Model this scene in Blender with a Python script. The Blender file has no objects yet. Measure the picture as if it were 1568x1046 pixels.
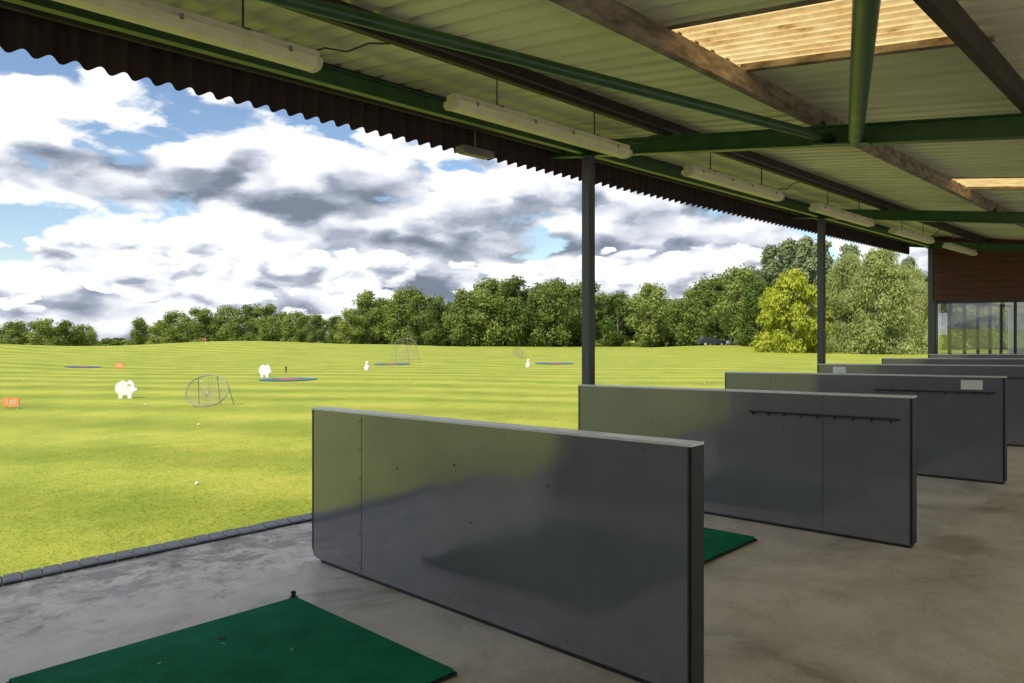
import bpy, bmesh, math, random
import numpy as np
from mathutils import Vector, Matrix
random.seed(7); rng=np.random.default_rng(7)
S=bpy.context.scene
COL=S.collection
TH=math.radians(44.58); CT,ST=math.cos(TH),math.sin(TH)
EYE=1.70

# ---------------------------------------------------------------- helpers
def new_mat(name):
    m=bpy.data.materials.new(name); m.use_nodes=True
    nt=m.node_tree; b=nt.nodes["Principled BSDF"]
    return m,nt,b
def N(nt,t,**k):
    n=nt.nodes.new(t)
    for a,v in k.items(): setattr(n,a,v)
    return n
def ramp(nt,stops):
    r=N(nt,'ShaderNodeValToRGB'); e=r.color_ramp.elements
    while len(e)<len(stops): e.new(0.5)
    for i,(p,c) in enumerate(stops):
        e[i].position=p; e[i].color=(c[0],c[1],c[2],1)
    return r
def mottled(name,c1,c2,scale=6,rough=(0.5,0.6),bump=0.0,metal=0.0,spec=0.5,detail=4,stretch=(1,1,1),rscale=None,coat=0):
    m,nt,b=new_mat(name); L=nt.links
    tc=N(nt,'ShaderNodeTexCoord'); mp=N(nt,'ShaderNodeMapping'); mp.inputs['Scale'].default_value=stretch
    L.new(tc.outputs['Object'],mp.inputs[0])
    n=N(nt,'ShaderNodeTexNoise'); n.inputs['Scale'].default_value=scale; n.inputs['Detail'].default_value=detail
    n.inputs['Roughness'].default_value=0.65
    L.new(mp.outputs[0],n.inputs['Vector'])
    r=ramp(nt,[(0.3,c1),(0.7,c2)]); L.new(n.outputs['Fac'],r.inputs[0]); L.new(r.outputs[0],b.inputs['Base Color'])
    mr=N(nt,'ShaderNodeMapRange'); mr.inputs['From Min'].default_value=0.3; mr.inputs['From Max'].default_value=0.7
    mr.inputs['To Min'].default_value=rough[0]; mr.inputs['To Max'].default_value=rough[1]
    if rscale:
        n2=N(nt,'ShaderNodeTexNoise'); n2.inputs['Scale'].default_value=rscale; n2.inputs['Detail'].default_value=3
        L.new(mp.outputs[0],n2.inputs['Vector'])
    else: n2=n
    L.new(n2.outputs['Fac'],mr.inputs[0]); L.new(mr.outputs[0],b.inputs['Roughness'])
    b.inputs['Metallic'].default_value=metal; b.inputs['Specular IOR Level'].default_value=spec
    if coat:
        b.inputs['Coat Weight'].default_value=coat; b.inputs['Coat IOR'].default_value=1.75; L.new(mr.outputs[0],b.inputs['Coat Roughness'])
        # gentle oil-canning of thin sheet
        n3=N(nt,'ShaderNodeTexNoise'); n3.inputs['Scale'].default_value=1.8; n3.inputs['Detail'].default_value=1; L.new(mp.outputs[0],n3.inputs['Vector'])
        bp=N(nt,'ShaderNodeBump'); bp.inputs['Strength'].default_value=.35; bp.inputs['Distance'].default_value=.03
        L.new(n3.outputs['Fac'],bp.inputs['Height']); L.new(bp.outputs[0],b.inputs['Normal']); L.new(bp.outputs[0],b.inputs['Coat Normal'])
        # dusty splash-back along the foot of the sheet only
        sx=N(nt,'ShaderNodeSeparateXYZ'); L.new(tc.outputs['Object'],sx.inputs[0])
        n4=N(nt,'ShaderNodeTexNoise'); n4.inputs['Scale'].default_value=7; n4.inputs['Detail'].default_value=6; n4.inputs['Roughness'].default_value=.7; L.new(tc.outputs['Object'],n4.inputs['Vector'])
        hz=N(nt,'ShaderNodeMapRange'); hz.inputs['From Min'].default_value=.30; hz.inputs['From Max'].default_value=.0; L.new(sx.outputs['Z'],hz.inputs[0])
        q=N(nt,'ShaderNodeMapRange'); q.inputs['From Min'].default_value=.35; q.inputs['From Max'].default_value=.75; L.new(n4.outputs['Fac'],q.inputs[0])
        q2=N(nt,'ShaderNodeMath',operation='MULTIPLY_ADD'); L.new(hz.outputs[0],q2.inputs[0]); q2.inputs[1].default_value=.55; q2.inputs[2].default_value=.07
        q3=N(nt,'ShaderNodeMath',operation='MULTIPLY'); L.new(q.outputs[0],q3.inputs[0]); L.new(q2.outputs[0],q3.inputs[1])
        mc=N(nt,'ShaderNodeMix',data_type='RGBA'); L.new(q3.outputs[0],mc.inputs[0]); L.new(r.outputs[0],mc.inputs[6]); mc.inputs[7].default_value=(.27,.255,.24,1); L.new(mc.outputs[2],b.inputs['Base Color'])
        cw=N(nt,'ShaderNodeMapRange'); cw.inputs['To Min'].default_value=coat; cw.inputs['To Max'].default_value=coat*.3; L.new(q3.outputs[0],cw.inputs[0]); L.new(cw.outputs[0],b.inputs['Coat Weight'])
    if bump:
        bp=N(nt,'ShaderNodeBump'); bp.inputs['Strength'].default_value=bump; bp.inputs['Distance'].default_value=0.01
        L.new(n.outputs['Fac'],bp.inputs['Height']); L.new(bp.outputs[0],b.inputs['Normal'])
    return m

class MB:
    def __init__(s): s.v=[]; s.f=[]; s.m=[]
    def add(s,vs,fs,mi=0):
        o=len(s.v); s.v+= [tuple(p) for p in vs]; s.f+=[tuple(i+o for i in f) for f in fs]; s.m+=[mi]*len(fs)
    def box(s,x0,x1,y0,y1,z0,z1,mi=0,sl=None):
        g=(lambda y:0) if sl is None else sl
        vs=[(x,y,z+g(y)) for z in (z0,z1) for y in (y0,y1) for x in (x0,x1)]
        s.add(vs,[(0,2,3,1),(4,5,7,6),(0,1,5,4),(2,6,7,3),(0,4,6,2),(1,3,7,5)],mi)
    def tube(s,pts,rad,n=10,mi=0,caps=True):
        pts=[Vector(p) for p in pts]
        if not hasattr(rad,'__len__'): rad=[rad]*len(pts)
        vs=[]
        for i,p in enumerate(pts):
            d=(pts[min(i+1,len(pts)-1)]-pts[max(i-1,0)]).normalized()
            a=d.orthogonal().normalized() if abs(d.z)>.95 else d.cross(Vector((0,0,1))).normalized()
            b=d.cross(a).normalized()
            for k in range(n):
                an=2*math.pi*k/n
                vs.append(p+(a*math.cos(an)+b*math.sin(an))*rad[i])
        fs=[]
        for i in range(len(pts)-1):
            for k in range(n):
                k2=(k+1)%n
                fs.append((i*n+k,i*n+k2,(i+1)*n+k2,(i+1)*n+k))
        if caps:
            fs.append(tuple(range(n))[::-1]); fs.append(tuple(range((len(pts)-1)*n,len(pts)*n)))
        s.add(vs,fs,mi)
    def make(s,name,mats,smooth=False,bevel=0,loc=None,parent=None,angle=40):
        me=bpy.data.meshes.new(name); 
        vs=s.v
        if loc is not None: vs=[(a-loc[0],b-loc[1],c-loc[2]) for a,b,c in s.v]
        me.from_pydata(vs,[],s.f)
        for m in mats: me.materials.append(m)
        me.polygons.foreach_set('material_index',s.m)
        me.update()
        bm=bmesh.new(); bm.from_mesh(me); bmesh.ops.recalc_face_normals(bm,faces=bm.faces); bm.to_mesh(me); bm.free()
        if smooth:
            me.polygons.foreach_set('use_smooth',[True]*len(me.polygons))
            try: me.set_sharp_from_angle(angle=math.radians(angle))
            except Exception: pass
        ob=bpy.data.objects.new(name,me); COL.objects.link(ob)
        if loc is not None: ob.location=loc
        if bevel:
            b=ob.modifiers.new('bevel','BEVEL'); b.width=bevel; b.segments=2; b.limit_method='ANGLE'; b.angle_limit=math.radians(40)
        if parent:
            ob.parent=parent; ob.matrix_parent_inverse=Matrix.Translation(-Vector(parent.location))
        return ob
def empty(name,loc=(0,0,0)):
    e=bpy.data.objects.new(name,None); e.location=loc; e.empty_display_size=.3; COL.objects.link(e); return e

def survey(D,u):  # distance along the sight line, offset to its right -> world x,y
    return D*CT+u*ST, D*ST-u*CT
def sm(x): 
    x=np.clip(x,0,1); return x*x*(3-2*x)
MOUNDS=[]
for D,u,h,r in [(95,-38,1.3,17),(75,-60,1.2,13),(120,-30,0.9,22),(60,-3,0.15,10),(110,32,0.75,13),(85,18,0.25,14),(100,-85,1.6,18),(45,-33,.35,7)]:
    x,y=survey(D,u); MOUNDS.append((x,y,h,r))
def zg(x,y):
    x=np.asarray(x,float); y=np.asarray(y,float)
    D=x*CT+y*ST; u=x*ST-y*CT
    Dp=np.maximum(D,0); t=u/np.maximum(D,5)
    z=-0.035-0.015*Dp
    z=z-6*sm((-t-.1)/.62)*sm((Dp-70)/200)-np.maximum(Dp-270,0)*.012*sm((-t-.1)/.5)
    for mx,my,h,r in MOUNDS:
        z=z+h*np.exp(-((x-mx)**2+(y-my)**2)/(r*r))
    z=z+0.05*np.sin(x*.21+1.3)*np.sin(y*.17)*sm((Dp-10)/20)
    return z
def floor_z(y): return .027*(4.79-y)

# ---------------------------------------------------------------- materials
def grass_material(blade=False):
    m,nt,b=new_mat('grass_blade_green' if blade else 'mown_grass'); L=nt.links
    geo=N(nt,'ShaderNodeNewGeometry')
    dp=N(nt,'ShaderNodeVectorMath',operation='DOT_PRODUCT'); a=TH-math.radians(9)
    dp.inputs[1].default_value=(math.cos(a),math.sin(a),0); L.new(geo.outputs['Position'],dp.inputs[0])
    nz=N(nt,'ShaderNodeTexNoise'); nz.inputs['Scale'].default_value=.10; nz.inputs['Detail'].default_value=3; L.new(geo.outputs['Position'],nz.inputs['Vector'])
    ma=N(nt,'ShaderNodeMath',operation='MULTIPLY_ADD'); ma.inputs[1].default_value=4.0; L.new(nz.outputs['Fac'],ma.inputs[0]); L.new(dp.outputs['Value'],ma.inputs[2])
    mu=N(nt,'ShaderNodeMath',operation='MULTIPLY'); mu.inputs[1].default_value=math.pi/1.6; L.new(ma.outputs[0],mu.inputs[0])
    si=N(nt,'ShaderNodeMath',operation='SINE'); L.new(mu.outputs[0],si.inputs[0])
    n3=N(nt,'ShaderNodeTexNoise'); n3.inputs['Scale'].default_value=1.3; n3.inputs['Detail'].default_value=6; n3.inputs['Roughness'].default_value=.75; L.new(geo.outputs['Position'],n3.inputs['Vector'])
    sa=N(nt,'ShaderNodeMath',operation='MULTIPLY_ADD'); sa.inputs[1].default_value=5.0; L.new(n3.outputs['Fac'],sa.inputs[0]); L.new(si.outputs[0],sa.inputs[2])
    st=N(nt,'ShaderNodeMapRange'); st.inputs['From Min'].default_value=.9; st.inputs['From Max'].default_value=4.1; st.interpolation_type='SMOOTHSTEP'
    L.new(sa.outputs[0],st.inputs[0])
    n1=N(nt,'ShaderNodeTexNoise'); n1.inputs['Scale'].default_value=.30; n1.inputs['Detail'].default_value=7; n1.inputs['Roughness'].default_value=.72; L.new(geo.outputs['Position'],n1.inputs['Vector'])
    n2=N(nt,'ShaderNodeTexNoise'); n2.inputs['Scale'].default_value=16; n2.inputs['Detail'].default_value=5; n2.inputs['Roughness'].default_value=.8; L.new(geo.outputs['Position'],n2.inputs['Vector'])
    mix1=N(nt,'ShaderNodeMix',data_type='RGBA'); 
    mix1.inputs[6].default_value=(.225,.268,.030,1); mix1.inputs[7].default_value=(.360,.380,.058,1); L.new(st.outputs[0],mix1.inputs[0])
    r1=ramp(nt,[(.32,(.72,.82,.72)),(.52,(1,1,1)),(.68,(1.22,1.06,1.3))]); L.new(n1.outputs['Fac'],r1.inputs[0])  # broad turf tone variation; its darker patches put cloud shadow into the colour
    r2=ramp(nt,[(.3,(.62,.68,.56)),(.5,(1,1,1)),(.72,(1.28,1.20,1.5))]); L.new(n2.outputs['Fac'],r2.inputs[0])
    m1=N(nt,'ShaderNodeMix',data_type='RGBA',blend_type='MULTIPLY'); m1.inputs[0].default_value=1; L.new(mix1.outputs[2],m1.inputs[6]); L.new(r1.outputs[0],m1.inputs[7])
    m2=N(nt,'ShaderNodeMix',data_type='RGBA',blend_type='MULTIPLY'); m2.inputs[0].default_value=.9; L.new(m1.outputs[2],m2.inputs[6]); L.new(r2.outputs[0],m2.inputs[7])
    if not blade:
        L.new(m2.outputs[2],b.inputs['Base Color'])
        b.inputs['Roughness'].default_value=.8; b.inputs['Specular IOR Level'].default_value=.1
        bp=N(nt,'ShaderNodeBump'); bp.inputs['Strength'].default_value=.4; bp.inputs['Distance'].default_value=.02
        L.new(n2.outputs['Fac'],bp.inputs['Height']); L.new(bp.outputs[0],b.inputs['Normal'])
    else:
        g=N(nt,'ShaderNodeMix',data_type='RGBA',blend_type='MULTIPLY'); g.inputs[0].default_value=1; L.new(m2.outputs[2],g.inputs[6]); g.inputs[7].default_value=(1.3,1.3,1.3,1)
        d=N(nt,'ShaderNodeBsdfDiffuse'); t=N(nt,'ShaderNodeBsdfTranslucent'); L.new(g.outputs[2],d.inputs[0]); L.new(g.outputs[2],t.inputs[0])
        mx=N(nt,'ShaderNodeMixShader'); mx.inputs[0].default_value=.45; L.new(d.outputs[0],mx.inputs[1]); L.new(t.outputs[0],mx.inputs[2])
        L.new(mx.outputs[0],nt.nodes['Material Output'].inputs[0])
    return m
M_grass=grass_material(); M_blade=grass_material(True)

def concrete():
    m,nt,b=new_mat('stained_concrete'); L=nt.links
    geo=N(nt,'ShaderNodeNewGeometry')
    def nz(sc,d=6,r=.6,dist=0):
        n=N(nt,'ShaderNodeTexNoise'); n.inputs['Scale'].default_value=sc; n.inputs['Detail'].default_value=d; n.inputs['Roughness'].default_value=r; n.inputs['Distortion'].default_value=dist
        L.new(geo.outputs['Position'],n.inputs['Vector']); return n
    a=nz(2.0,8,.72,.2); c=nz(.9,7,.7,.8); f=nz(70,3,.7)
    r=ramp(nt,[(.30,(.54,.47,.41)),(.44,(.68,.615,.55)),(.58,(.78,.72,.655)),(.75,(.84,.79,.74))]); L.new(a.outputs['Fac'],r.inputs[0])
    r2=ramp(nt,[(.32,(.55,.51,.47)),(.39,(.86,.84,.81)),(.50,(1,1,1))]); L.new(c.outputs['Fac'],r2.inputs[0])
    r3=ramp(nt,[(.3,(.84,.84,.84)),(.7,(1.08,1.08,1.08))]); L.new(f.outputs['Fac'],r3.inputs[0])
    m1=N(nt,'ShaderNodeMix',data_type='RGBA',blend_type='MULTIPLY'); m1.inputs[0].default_value=1; L.new(r.outputs[0],m1.inputs[6]); L.new(r2.outputs[0],m1.inputs[7])
    m2=N(nt,'ShaderNodeMix',data_type='RGBA',blend_type='MULTIPLY'); m2.inputs[0].default_value=1; L.new(m1.outputs[2],m2.inputs[6]); L.new(r3.outputs[0],m2.inputs[7])
    sx=N(nt,'ShaderNodeSeparateXYZ'); L.new(geo.outputs['Position'],sx.inputs[0])
    mr=N(nt,'ShaderNodeMapRange'); mr.inputs['From Min'].default_value=4.1; mr.inputs['From Max'].default_value=5.4; L.new(sx.outputs['Y'],mr.inputs[0])
    d=nz(3.6,9,.8,.4)
    md=N(nt,'ShaderNodeMath',operation='MULTIPLY_ADD'); md.inputs[1].default_value=.19; L.new(mr.outputs[0],md.inputs[0]); L.new(d.outputs['Fac'],md.inputs[2])
    mr2=N(nt,'ShaderNodeMapRange'); mr2.inputs['From Min'].default_value=.61; mr2.inputs['From Max'].default_value=.74; mr2.inputs['To Max'].default_value=.85; L.new(md.outputs[0],mr2.inputs[0])
    acc=mr2.outputs[0]
    for (cx,cy,ra) in ((6.15,1.45,.42),(9.3,1.3,.5),(7.6,.9,.35),(12.4,1.2,.5)):
        sb=N(nt,'ShaderNodeVectorMath',operation='SUBTRACT'); sb.inputs[1].default_value=(cx,cy,0); L.new(geo.outputs['Position'],sb.inputs[0])
        ml=N(nt,'ShaderNodeVectorMath',operation='MULTIPLY'); ml.inputs[1].default_value=(1/ra,1.7/ra,0); L.new(sb.outputs[0],ml.inputs[0])
        ln=N(nt,'ShaderNodeVectorMath',operation='LENGTH'); L.new(ml.outputs[0],ln.inputs[0])
        w1=N(nt,'ShaderNodeMath',operation='MULTIPLY_ADD'); w1.inputs[1].default_value=1.6; L.new(d.outputs['Fac'],w1.inputs[0]); L.new(ln.outputs['Value'],w1.inputs[2])
        w2=N(nt,'ShaderNodeMapRange'); w2.inputs['From Min'].default_value=1.75; w2.inputs['From Max'].default_value=1.35; w2.inputs['To Max'].default_value=.5; L.new(w1.outputs[0],w2.inputs[0])
        mxx=N(nt,'ShaderNodeMath',operation='MAXIMUM'); L.new(acc,mxx.inputs[0]); L.new(w2.outputs[0],mxx.inputs[1]); acc=mxx.outputs[0]
    m3=N(nt,'ShaderNodeMix',data_type='RGBA'); L.new(acc,m3.inputs[0]); L.new(m2.outputs[2],m3.inputs[6]); m3.inputs[7].default_value=(.20,.17,.135,1)
    L.new(m3.outputs[2],b.inputs['Base Color'])
    rr=N(nt,'ShaderNodeMapRange'); rr.inputs['From Min'].default_value=.38; rr.inputs['From Max'].default_value=.58; rr.inputs['To Min'].default_value=.34; rr.inputs['To Max'].default_value=.65
    L.new(c.outputs['Fac'],rr.inputs[0]); L.new(rr.outputs[0],b.inputs['Roughness'])
    bp=N(nt,'ShaderNodeBump'); bp.inputs['Strength'].default_value=.2; bp.inputs['Distance'].default_value=.01
    L.new(a.outputs['Fac'],bp.inputs['Height']); L.new(bp.outputs[0],b.inputs['Normal'])
    return m
M_conc=concrete()
M_panel=mottled('divider_paint',(.140,.142,.170),(.165,.167,.196),1.6,(.08,.16),0.0,0,.5,rscale=1.3,coat=.9)
M_capl=mottled('aluminium_cap',(.66,.66,.66),(.82,.82,.82),14,(.3,.45),0,.2)
M_capd=mottled('dark_edge',(.012,.012,.014),(.03,.03,.033),8,(.4,.6))
M_rub=mottled('black_rubber',(.01,.01,.01),(.025,.025,.025),30,(.7,.9),.2)
M_post=mottled('post_paint',(.05,.053,.062),(.085,.09,.10),7,(.35,.55),0,0,.5,stretch=(1,1,.2))
M_green=mottled('green_painted_steel',(.015,.050,.017),(.040,.115,.036),5,(.3,.5),.05,0,.5,detail=7)
M_purl=mottled('weathered_purlin',(.05,.032,.018),(.40,.33,.24),5,(.6,.85),.3,0,.3,detail=8,stretch=(1,1,3))
M_purld=mottled('dark_purlin',(.018,.016,.010),(.070,.058,.038),5,(.5,.8),.2,0,.3)
M_fasc=mottled('brown_corrugated_sheet',(.030,.017,.014),(.065,.040,.034),5,(.6,.8),0,0,.3,stretch=(1,1,.3))
M_sheet=mottled('roof_sheet_underside',(.52,.53,.34),(.82,.81,.60),1.1,(.35,.55),0,0,.4,detail=7,stretch=(1,.35,1))
M_brick=mottled('blue_brick',(.028,.032,.042),(.065,.072,.09),12,(.5,.7),.3)
M_mortar=mottled('mortar',(.10,.09,.075),(.20,.18,.15),20,(.8,.9),.3)
def turf():
    m,nt,b=new_mat('artificial_turf'); L=nt.links
    geo=N(nt,'ShaderNodeNewGeometry')
    n=N(nt,'ShaderNodeTexNoise'); n.inputs['Scale'].default_value=220; n.inputs['Detail'].default_value=2; L.new(geo.outputs['Position'],n.inputs['Vector'])
    n2=N(nt,'ShaderNodeTexNoise'); n2.inputs['Scale'].default_value=2.6; n2.inputs['Detail'].default_value=7; n2.inputs['Roughness'].default_value=.7; L.new(geo.outputs['Position'],n2.inputs['Vector'])
    r=ramp(nt,[(.3,(.003,.10,.046)),(.7,(.014,.29,.145))]); L.new(n.outputs['Fac'],r.inputs[0])
    r2=ramp(nt,[(.33,(.66,.66,.66)),(.5,(1,1,1)),(.68,(1.6,1.2,1.25))]); L.new(n2.outputs['Fac'],r2.inputs[0])
    m1=N(nt,'ShaderNodeMix',data_type='RGBA',blend_type='MULTIPLY'); m1.inputs[0].default_value=1; L.new(r.outputs[0],m1.inputs[6]); L.new(r2.outputs[0],m1.inputs[7])
    L.new(m1.outputs[2],b.inputs['Base Color']); b.inputs['Roughness'].default_value=.9; b.inputs['Specular IOR Level'].default_value=.1
    bp=N(nt,'ShaderNodeBump'); bp.inputs['Strength'].default_value=.8; bp.inputs['Distance'].default_value=.006; L.new(n.outputs['Fac'],bp.inputs['Height']); L.new(bp.outputs[0],b.inputs['Normal'])
    return m
M_turf=turf()
M_white=mottled('white_paint',(.70,.70,.68),(.82,.82,.80),10,(.45,.6))
M_cream=mottled('cream_diffuser',(.64,.60,.34),(.78,.74,.46),9,(.35,.5))
M_hous=mottled('lamp_housing',(.46,.44,.29),(.64,.61,.43),12,(.4,.55))
M_orange=mottled('orange_board',(.62,.20,.06),(.78,.30,.10),6,(.5,.6))
M_blue=mottled('blue_ring',(.03,.10,.20),(.06,.17,.30),4,(.7,.8))
M_red=mottled('red_ring',(.38,.05,.035),(.5,.09,.06),4,(.7,.8))
M_dgreen=mottled('dark_turf_ring',(.04,.08,.05),(.07,.12,.07),4,(.8,.9))
M_net=mottled('steel_net',(.16,.15,.13),(.28,.26,.22),12,(.5,.6),0,.3)
M_brown=mottled('brown_timber',(.06,.022,.013),(.135,.050,.028),4,(.5,.7),.2,0,.4,stretch=(1,.4,6))
M_wall=mottled('rendered_wall',(.68,.67,.63),(.80,.79,.74),2,(.7,.9),.1)
M_dframe=mottled('dark_frame',(.02,.02,.022),(.04,.04,.043),8,(.35,.5))
M_gloss=mottled('label_plate',(.74,.75,.74),(.82,.83,.82),5,(.25,.4))
M_bounce=mottled('pale_bounce_ground',(.50,.47,.42),(.70,.67,.61),9,(.8,.9),.2,detail=6)  # pale so the added apron reflects light into the bays

m,nt,b=new_mat('translucent_skylight'); L=nt.links
geo=N(nt,'ShaderNodeNewGeometry'); n=N(nt,'ShaderNodeTexNoise'); n.inputs['Scale'].default_value=7; n.inputs['Detail'].default_value=7; n.inputs['Roughness'].default_value=.75
mp=N(nt,'ShaderNodeMapping'); mp.inputs['Scale'].default_value=(1,.5,1); L.new(geo.outputs['Position'],mp.inputs[0]); L.new(mp.outputs[0],n.inputs['Vector'])
r=ramp(nt,[(.3,(.34,.17,.04)),(.43,(.74,.49,.18)),(.62,(.93,.72,.34))]); L.new(n.outputs['Fac'],r.inputs[0])
tr=N(nt,'ShaderNodeBsdfTranslucent'); L.new(r.outputs[0],tr.inputs[0]); L.new(r.outputs[0],b.inputs['Base Color']); b.inputs['Roughness'].default_value=.5
mx=N(nt,'ShaderNodeMixShader'); mx.inputs[0].default_value=.85; L.new(b.outputs[0],mx.inputs[1]); L.new(tr.outputs[0],mx.inputs[2]); L.new(mx.outputs[0],nt.nodes['Material Output'].inputs[0])
M_sky=m
m,nt,b=new_mat('window_glass'); L=nt.links
gl=N(nt,'ShaderNodeBsdfGlossy'); gl.inputs['Roughness'].default_value=.01; gl.inputs[0].default_value=(.95,.97,.97,1)
tp=N(nt,'ShaderNodeBsdfTransparent'); tp.inputs[0].default_value=(.90,.93,.93,1)
fr=N(nt,'ShaderNodeFresnel'); fr.inputs[0].default_value=2.2
mx=N(nt,'ShaderNodeMixShader'); L.new(fr.outputs[0],mx.inputs[0]); L.new(tp.outputs[0],mx.inputs[1]); L.new(gl.outputs[0],mx.inputs[2]); L.new(mx.outputs[0],nt.nodes['Material Output'].inputs[0])
M_glass=m

def leaf_mat(name,dark,light,tl=.35,vr=.3):
    m,nt,b=new_mat(name); L=nt.links
    geo=N(nt,'ShaderNodeNewGeometry'); oi=N(nt,'ShaderNodeObjectInfo')
    n=N(nt,'ShaderNodeTexNoise'); n.inputs['Scale'].default_value=.55; n.inputs['Detail'].default_value=3; n.inputs['Roughness'].default_value=.7; L.new(geo.outputs['Position'],n.inputs['Vector'])
    ad=N(nt,'ShaderNodeMath',operation='MULTIPLY_ADD'); ad.inputs[1].default_value=vr; L.new(oi.outputs['Random'],ad.inputs[0]); L.new(n.outputs['Fac'],ad.inputs[2])
    r=ramp(nt,[(.40,dark),(.55+vr,light)]); L.new(ad.outputs[0],r.inputs[0])
    d=N(nt,'ShaderNodeBsdfDiffuse'); t=N(nt,'ShaderNodeBsdfTranslucent'); L.new(r.outputs[0],d.inputs[0]); L.new(r.outputs[0],t.inputs[0])
    mx=N(nt,'ShaderNodeMixShader'); mx.inputs[0].default_value=tl; L.new(d.outputs[0],mx.inputs[1]); L.new(t.outputs[0],mx.inputs[2])
    L.new(mx.outputs[0],nt.nodes['Material Output'].inputs[0]); return m
M_leafA=leaf_mat('oak_foliage',(.095,.150,.036),(.31,.37,.10),.38,.42)
M_leafB=leaf_mat('yellow_green_foliage',(.26,.33,.03),(.48,.51,.07))
M_leafC=leaf_mat('birch_foliage',(.24,.30,.085),(.50,.53,.21),.4)
M_leafD=leaf_mat('poplar_foliage',(.17,.23,.11),(.34,.39,.20))
M_bark=mottled('bark',(.08,.065,.05),(.18,.155,.12),6,(.8,.95),.5,stretch=(1,1,.3))

# ---------------------------------------------------------------- ground
def grid_axis(lo,hi,n,c=0.0,k=2.0):
    a=np.arcsinh((lo-c)/k); b=np.arcsinh((hi-c)/k)
    return c+k*np.sinh(np.linspace(a,b,n))
xs=grid_axis(-1500,2500,260,2,3)
ys=np.concatenate([grid_axis(-500,5.7,40,5.7,3)[:-1],[5.7,5.95,6.06],6.06+np.cumsum(np.geomspace(.25,60,190)*1.0)])
X,Y=np.meshgrid(xs,ys); Z=zg(X,Y)
under=(X>-14)&(X<32)&(Y<6.0)&(Y>-8)
Z=np.where(under,-.30,Z)
nx,ny=len(xs),len(ys)
vs=np.stack([X.ravel(),Y.ravel(),Z.ravel()],1)
i=np.arange(ny-1)[:,None]*nx+np.arange(nx-1)[None,:]
fs=np.stack([i,i+1,i+nx+1,i+nx],-1).reshape(-1,4)
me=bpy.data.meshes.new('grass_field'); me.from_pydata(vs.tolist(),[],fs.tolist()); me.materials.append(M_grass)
me.polygons.foreach_set('use_smooth',[True]*len(me.polygons))
ob=bpy.data.objects.new('grass_field',me); COL.objects.link(ob)

def blades():
    n=130000
    yy=6.09+ (rng.random(n)**1.7)*6.5
    xx=-3+rng.random(n)*15
    k=6000; yy[:k]=6.064+rng.random(k)*.05
    zz=zg(xx,yy)
    h=.006+.016*rng.random(n)**2; w=.0025+.003*rng.random(n)
    h[:k]+=.014
    an=rng.random(n)*6.283; lean=1.2*h
    la=rng.random(n)*6.283
    p0=np.stack([xx-np.cos(an)*w,yy-np.sin(an)*w,zz-.003],1); p1=np.stack([xx+np.cos(an)*w,yy+np.sin(an)*w,zz-.003],1)
    p2=np.stack([xx+np.cos(la)*lean,yy+np.sin(la)*lean,zz+h],1)
    v=np.stack([p0,p1,p2],1).reshape(-1,3)
    me=bpy.data.meshes.new('grass_blades'); me.vertices.add(3*n); me.vertices.foreach_set('co',v.ravel())
    me.loops.add(3*n); me.loops.foreach_set('vertex_index',np.arange(3*n)); me.polygons.add(n); me.polygons.foreach_set('loop_start',np.arange(n)*3)
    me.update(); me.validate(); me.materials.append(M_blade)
    o=bpy.data.objects.new('grass_blades',me); COL.objects.link(o)
blades()

# ---------------------------------------------------------------- slab, edging
b_=MB(); b_.box(-13,30,-7,5.85,-.20,0,0,floor_z); b_.make('concrete_floor',[M_conc])
b_=MB(); b_.box(-40,60,-30,-7.02,-.3,.22,0); b_.make('bounce_apron',[M_bounce])  # unseen pale ground added behind the open rear to bounce light inside
b_=MB(); b_.box(-13,26,5.852,6.072,-.2,-.026,1)
x=-12.95
while x<26:
    w=.106; dz=random.uniform(-.003,.003); o=random.uniform(-.004,.004)
    sk=.035
    vs=[(x+a+(sk if yy>6 else 0),yy+o,z+dz) for z in (-.1,-.012) for yy in (5.858,6.066) for a in (0,w)]
    b_.add(vs,[(0,2,3,1),(4,5,7,6),(0,1,5,4),(2,6,7,3),(0,4,6,2),(1,3,7,5)],0)
    x+=.118
b_.make('brick_edging',[M_brick,M_mortar],bevel=.003)

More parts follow.
